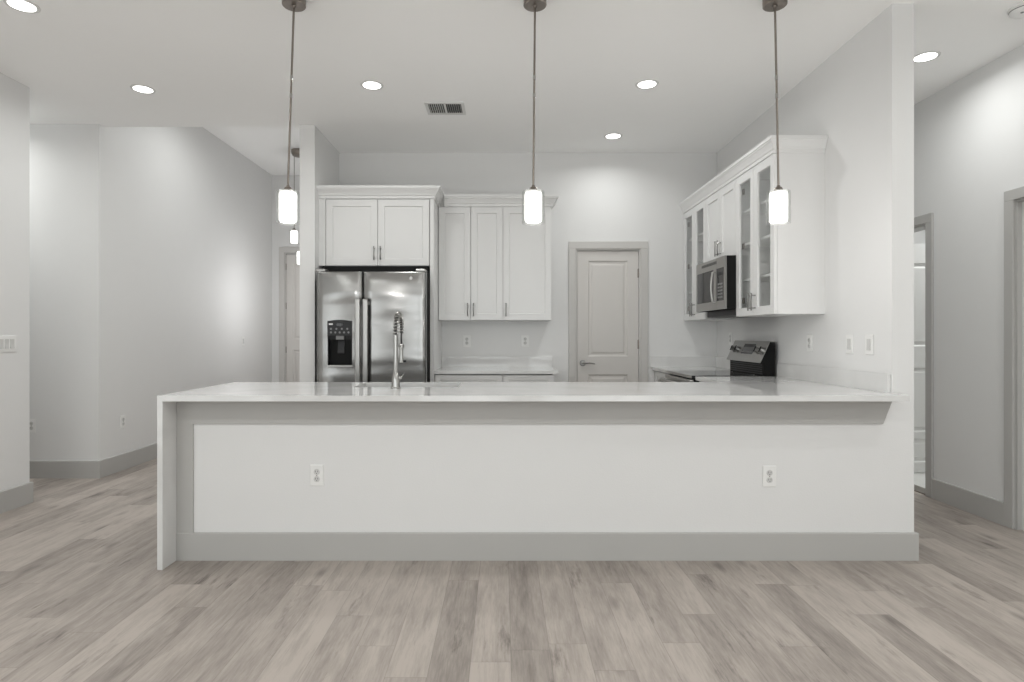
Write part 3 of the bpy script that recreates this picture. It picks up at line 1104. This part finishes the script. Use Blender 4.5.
# backguard: black end profile, stainless sloping control face, recessed lower riser
bgp = [(-0.030, 0.904), (-0.118, 0.904), (-0.118, 1.016), (-0.142, 1.020), (-0.070, 1.178), (-0.030, 1.178)]
bgd = MB().prism(bgp, 0.004, RW - 0.004, 'x').build('backguard', M['blackside'], t)
nx = Vector((0.158, 0.072)).normalized()  # outward offset (towards -y, up) of the slope


def slope(u, x, off=0.0):
    """point on the control face: u=0 at the bottom, 1 at the top"""
    y = -0.142 + 0.072 * u
    z = 1.020 + 0.158 * u
    return Vector((x, y - nx.x * off, z + nx.y * off))


def slab_on_slope(x0, x1, u0, u1, off0, off1):
    m = MB()
    a = [m.bm.verts.new(slope(u, x, off0)) for x, u in ((x0, u0), (x1, u0), (x1, u1), (x0, u1))]
    c = [m.bm.verts.new(slope(u, x, off1)) for x, u in ((x0, u0), (x1, u0), (x1, u1), (x0, u1))]
    m.bm.faces.new(a[::-1])
    m.bm.faces.new(c)
    for j in range(4):
        m.bm.faces.new((a[j], a[(j + 1) % 4], c[(j + 1) % 4], c[j]))
    return m


m = slab_on_slope(0.0, RW - 0.0, -0.04, 1.02, 0.0, 0.005)
m.box(0.0, RW, -0.074, -0.030, 1.178, 1.184)
cf = m.build('control_panel', M['steel2'], bgd)
slab_on_slope(0.255, 0.475, 0.34, 0.86, 0.004, 0.0065).build('display', M['darkglass'], cf)
for k in range(8):
    slab_on_slope(0.27 + 0.025 * k, 0.283 + 0.025 * k, 0.42, 0.48, 0.0065, 0.0070).build('button', M['greyplastic'], cf)
for kx in (0.075, 0.165, 0.565, 0.66):
    m = MB()
    c0, c1, c2 = slope(0.55, kx, 0.004), slope(0.55, kx, 0.010), slope(0.55, kx, 0.034)
    m.tube([c0, c1], 0.030, 24)
    m.tube([c1, c2], [0.023, 0.019], 24)
    kb = m.build('knob', M['steel2'], cf)
    m = MB().tube([slope(0.42, kx, 0.036), slope(0.68, kx, 0.036)], 0.0045, 8)
    m.build('pointer', M['black'], kb)
m = MB()
for k in range(5):
    z = 0.925 + k * 0.017
    m.box(0.02, RW - 0.02, -0.123, -0.118, z, z + 0.009)
m.build('vent_louvres', M['dark'], bgd)

# ------------------------------------------------------------------ microwave
t = thing('microwave', 'stainless over-the-range microwave with dark door glass and a curved handle', 'microwave', (XK - 0.003, RY0, 0), R90)
MZ0, MZ1, MD = 1.435, 1.848, 0.402
MB().box(0.002, RW - 0.002, -MD, 0, MZ0, MZ1, 0.003).build('case', M['blackside'], t)
x_s = 0.50
m = MB()
y0, y1 = -MD - 0.014, -MD - 0.001
for (a, c_, e, f_) in ((0.002, 0.026, MZ0, MZ1), (x_s - 0.062, x_s, MZ0, MZ1), (0.026, x_s - 0.062, MZ0, MZ0 + 0.068), (0.026, x_s - 0.062, MZ1 - 0.085, MZ1)):
    m.box(a, c_, y0, y1, e, f_)
dm = m.build('door', M['steel2'], t)
MB().box(0.026, x_s - 0.062, y0 + 0.003, y1, MZ0 + 0.068, MZ1 - 0.085).build('door_glass', M['darkglass'], dm)
hp = [(x_s - 0.03, y0 + 0.004, MZ0 + 0.055)] + [(x_s - 0.03, y0 - 0.020 - 0.012 * math.sin(PI * k / 10), MZ0 + 0.065 + 0.235 * k / 10) for k in range(11)] + [(x_s - 0.03, y0 + 0.004, MZ0 + 0.31)]
MB().tube(hp, 0.0085, 12).build('handle', M['steel2'], dm)
m = MB().box(x_s + 0.003, RW - 0.002, y0, y1, MZ0, MZ0 + 0.068).box(x_s + 0.003, RW - 0.002, y0, y1, MZ1 - 0.085, MZ1).box(RW - 0.03, RW - 0.002, y0, y1, MZ0 + 0.068, MZ1 - 0.085)
cpn = m.build('control_surround', M['steel2'], t)
pn = MB().box(x_s + 0.003, RW - 0.03, y0 + 0.002, y1, MZ0 + 0.068, MZ1 - 0.085).build('control_panel', M['darkglass'], cpn)
MB().box(x_s + 0.03, RW - 0.055, y0 - 0.0005, y0 + 0.003, MZ1 - 0.145, MZ1 - 0.115).build('display', M['dark'], pn)
for r_ in range(5):
    for k in range(3):
        MB().box(x_s + 0.032 + 0.038 * k, x_s + 0.056 + 0.038 * k, y0, y0 + 0.003, MZ0 + 0.09 + 0.026 * r_, MZ0 + 0.104 + 0.026 * r_, 0.001).build('button', M['greyplastic'], pn)
m = MB()
for k in range(14):
    xx = 0.15 + 0.026 * k
    m.box(xx, xx + 0.014, y0 - 0.0008, y0 + 0.001, MZ1 - 0.045, MZ1 - 0.022)
m.build('vent_louvres', M['dark'], t)
m = MB().box(0.05, RW - 0.004, -0.335, -0.03, MZ0 - 0.052, MZ0 - 0.001, 0.003)
m.build('vent_hood', M['dark'], t)

# ------------------------------------------------------------------ outlets and switches
OUT_G = 'duplex outlets'


def outlet(label, loc, rz=0.0, slots=True):
    t = thing('wall_outlet', label, 'outlet', loc, rz)
    m = MB().box(-0.0375, 0.0375, -0.006, 0, -0.058, 0.058, 0.003)
    p = m.build('cover_plate', M['plate'], t)
    for dz in (-0.0195, 0.0195):
        q = MB().lathe([(0, -0.0085), (0.0155, -0.0085), (0.017, -0.006)], 20, (0, 0, dz), 'y').build('socket', M['plastic2'], t)
        s_ = MB().box(-0.0072, -0.0050, -0.0090, -0.0080, dz - 0.002, dz + 0.008).box(0.0050, 0.0072, -0.0090, -0.0080, dz - 0.001, dz + 0.007)
        s_.lathe([(0, -0.009), (0.0024, -0.009), (0.0024, -0.008)], 10, (0, 0, dz - 0.008), 'y')
        s_.build('slot', M['slot'], q)
    MB().lathe([(0, -0.0072), (0.003, -0.0072), (0.003, -0.006)], 10, (0, 0, 0), 'y').build('screw', M['nickel'], t)
    return t


def switch(label, loc, rz=0.0, gangs=1):
    t = thing('light_switch', label, 'switch', loc, rz)
    w = 0.075 + 0.046 * (gangs - 1)
    MB().box(-w / 2, w / 2, -0.006, 0, -0.058, 0.058, 0.003).build('cover_plate', M['plate'], t)
    for k in range(gangs):
        x = (k - (gangs - 1) / 2) * 0.046
        m = MB().prism([(-0.006, -0.033), (-0.0115, -0.033), (-0.0085, 0.0), (-0.0095, 0.033), (-0.006, 0.033)], x - 0.0165, x + 0.0165, 'x')
        m.build('rocker', M['plastic2'], t)
    return t


outlet('white duplex outlet on the peninsula front, left of centre', (-1.020, YS, 0.463))
outlet('white duplex outlet on the peninsula front, near its right end', (1.460, YS, 0.458))
outlet('white outlet above the back worktop, nearer the refrigerator', (-0.36, YB, 1.172))
outlet('white outlet above the back worktop, nearer the pantry door', (0.22, YB, 1.172))
outlet('white outlet low on the short wall facing the camera, far left', (-4.06, 5.17, 0.45))
outlet('white outlet low on the long foyer wall', (XL, 5.49, 0.44), PI / 2)
switch('light switch at chest height far along the foyer wall', (XL, 8.03, 1.15), PI / 2)
switch('wide multi-gang white switch plate on the near left wall', (XL, 4.20, 1.17), PI / 2, 3)
outlet('white outlet on the right wall just in front of the range', (XK, 4.17, 1.176), R90)
outlet('small outlet on the right wall behind the range', (XK, 5.62, 1.20), R90)
switch('light switch on the kitchen right wall, the farther of two near its end', (XK, 3.69, 1.176), R90)
switch('light switch on the kitchen right wall, closest to its near end', (XK, 3.49, 1.176), R90)


# ------------------------------------------------------------------ ceiling fittings
def downlight(label, x, y, group='recessed ceiling lights', power=None, z=H, spread=165):
    t = thing('recessed_light', label, 'ceiling light', (x, y, z), 0, group)
    MB().lathe([(0.064, 0.0), (0.064, -0.004), (0.076, -0.006), (0.082, -0.003), (0.083, 0.0), (0.064, 0.0)], 40).build('trim_ring', M['ventwhite'], t)
    MB().lathe([(0, -0.0035), (0.0640, -0.0035), (0.0640, -0.001)], 40).build('lens', M['lens'], t)
    area_light('lamp', (0, 0, -0.012), (0, 0, 0), 0.13, 0.13, power if power is not None else DOWN_POWER, (0.985, 1.0, 0.978), t, 'DISK', math.radians(spread))
    return t


downlight('round recessed ceiling light at the top left edge of the view', -2.65, 3.306)
downlight('round recessed ceiling light over the far left floor', -2.66, 4.434)
downlight('round recessed ceiling light left of the ceiling air vent', -0.953, 4.364)
downlight('round recessed ceiling light right of centre, over the peninsula', 1.043, 4.347)
downlight('round recessed ceiling light deepest in the kitchen, before the pantry door', 1.005, 5.48, power=3.5, spread=155)
downlight('round recessed ceiling light over the right-hand hall', 2.76, 3.92, power=5.2)
# invented fittings over the unseen living room, added for fill light
for x, y in ((-2.4, 0.6), (0.0, 0.6), (2.4, 0.6), (-2.4, -2.0), (0.0, -2.0), (2.4, -2.0)):
    downlight('recessed ceiling light over the living room', x, y, 'living room ceiling lights', power=12)
downlight('recessed ceiling light at the near end of the hall', 2.76, 2.0, power=8)  # added out of view to brighten the hall wall
downlight('recessed ceiling light far down the hall', 2.75, 7.0, power=9)  # added out of sight as fill for the hall
downlight('recessed ceiling light in the side room', 4.3, 4.9, power=22)  # unseen lamp, its power set to brighten the open doorway
downlight('recessed ceiling light in the left passage', -4.6, 4.8, power=10)  # unseen lamp, its power set to brighten the facing wall
downlight('recessed ceiling light in the high foyer', -2.6, 6.2, z=HF, power=9)  # hidden above the header, added to light the foyer

# air vent
t = thing('air_vent', 'white louvred air vent in the ceiling above the kitchen', 'vent', (-0.46, 4.805, H))
m = MB()
vw, vd = 0.155, 0.13
m.box(-vw, vw, -vd, -vd + 0.03, -0.008, 0).box(-vw, vw, vd - 0.03, vd, -0.008, 0)
m.box(-vw, -vw + 0.025, -vd + 0.03, vd - 0.03, -0.008, 0).box(vw - 0.025, vw, -vd + 0.03, vd - 0.03, -0.008, 0).box(-0.008, 0.008, -vd + 0.03, vd - 0.03, -0.008, 0)
m.build('frame', M['ventwhite'], t)
MB().box(-vw + 0.025, vw - 0.025, -vd + 0.03, vd - 0.03, -0.0012, -0.0004).build('duct_opening', M['slot'], t)  # black sheet painted for the shade inside the duct; ceiling is solid
for k in range(7):
    for sx in (-1, 1):
        xx = sx * (0.020 + k * 0.0165)
        MB().prism([(xx, -0.0015), (xx + sx * 0.0012, -0.0015), (xx + sx * 0.0045, -0.010), (xx + sx * 0.0033, -0.010)], -vd + 0.03, vd - 0.03, 'y').build('louvre', M['ventwhite'], t)

# smoke detector
t = thing('smoke_detector', 'round white smoke detector on the ceiling at the right edge', 'smoke detector', (2.895, 3.33, H))
MB().lathe([(0.075, 0.0), (0.075, -0.008), (0.068, -0.012), (0.066, -0.028), (0.055, -0.036), (0.03, -0.040), (0, -0.040)], 36).build('cover', M['plate'], t)
MB().lathe([(0.0675, -0.014), (0.0695, -0.014), (0.0685, -0.018), (0.0665, -0.018)], 36).build('vent_ring', M['greyplastic'], t)
MB().lathe([(0, -0.0425), (0.008, -0.0425), (0.009, -0.039)], 16, (-0.03, -0.02, 0.002)).build('test_button', M['greyplastic'], t)


# ------------------------------------------------------------------ pendants
def shade_parts(t, p, name='shade', sc=1.0, lamp=PEND_POWER):
    """socket cap, clear outer cylinder and lit opal inner glass hanging from point p (top of the cap)"""
    x, y, z = p
    cap = MB().lathe([(0, 0), (0.008, 0), (0.010, -0.008), (0.018, -0.012), (0.024, -0.024), (0.030, -0.030), (0.034, -0.034), (0, -0.034)], 28, p).build('socket_cap', M['nickel'], t)
    s_ = MB()
    s_.lathe([(0.030, -0.034), (0.059, -0.034), (0.061, -0.038), (0.061, -0.206), (0.058, -0.206), (0.058, -0.040), (0.030, -0.037)], 36, p)
    sh = s_.build('glass_shade', M['clear'], t)
    s_ = MB().lathe([(0.0, -0.038), (0.036, -0.038), (0.044, -0.042), (0.0465, -0.050), (0.0465, -0.184), (0.044, -0.192), (0.036, -0.198), (0, -0.198)], 36, p)
    dfs = s_.build('opal_diffuser', M['opal'], t)
    if lamp:
        l = bpy.data.lights.new('bulb', 'POINT')
        l.energy = lamp
        l.shadow_soft_size = 0.05
        l.color = (1, 0.98, 0.955)
        for dz in (-0.29,):
            o = bpy.data.objects.new('bulb', l)
            o.location = (x, y, z + dz)
            COL.objects.link(o)
            o.parent = t


def pendant(label, x, y, dx):
    t = thing('pendant_light', label, 'pendant light', (x, y, H), 0)
    MB().lathe([(0, 0), (0.062, 0), (0.062, -0.046), (0.058, -0.050), (0.012, -0.050), (0.010, -0.060), (0, -0.060)], 36).build('canopy', M['nickel'], t)
    L = 1.010
    P = lambda f: (dx * f, 0, -0.04 - (L - 0.04) * f)
    for a, b_ in ((0.0, 0.40), (0.415, 0.50), (0.515, 1.0)):
        MB().tube([P(a), P(b_)], 0.0058, 12).build('rod', M['nickel'], t)
    for a in (0.4075, 0.5075):
        MB().tube([P(a - 0.012), P(a + 0.012)], 0.0075, 12).build('rod_coupling', M['chrome'], t)
    shade_parts(t, (dx, 0, -L - 0.003))
    return t


pendant('leftmost of the three glass cylinder pendants over the peninsula', -1.124, 3.226, -0.032)
pendant('middle of the three glass cylinder pendants over the peninsula', 0.172, 3.226, -0.009)
pendant('rightmost of the three glass cylinder pendants over the peninsula', 1.462, 3.226, 0.019)

t = thing('foyer_pendant', 'distant cluster of small glass pendants hanging in the high foyer', 'pendant light', (-2.655, 7.84, HF))
MB().lathe([(0, 0), (0.11, 0), (0.11, -0.03), (0.09, -0.07), (0.03, -0.085), (0, -0.085)], 36).build('canopy', M['nickel'], t)
for (dx, dy, top) in ((-0.073, 0.0, 2.63), (0.03, -0.06, 2.35), (0.06, 0.06, 2.08)):
    MB().tube([(dx, dy, -0.05), (dx, dy, top - HF)], 0.004, 8).build('cord', M['nickel'], t)
    shade_parts(t, (dx, dy, top - HF), lamp=0)
l = bpy.data.lights.new('bulb', 'POINT')
l.energy = 14
l.shadow_soft_size = 0.1
o = bpy.data.objects.new('bulb', l)
COL.objects.link(o)
o.parent = t
o.location = (-0.02, 0, -1.9)
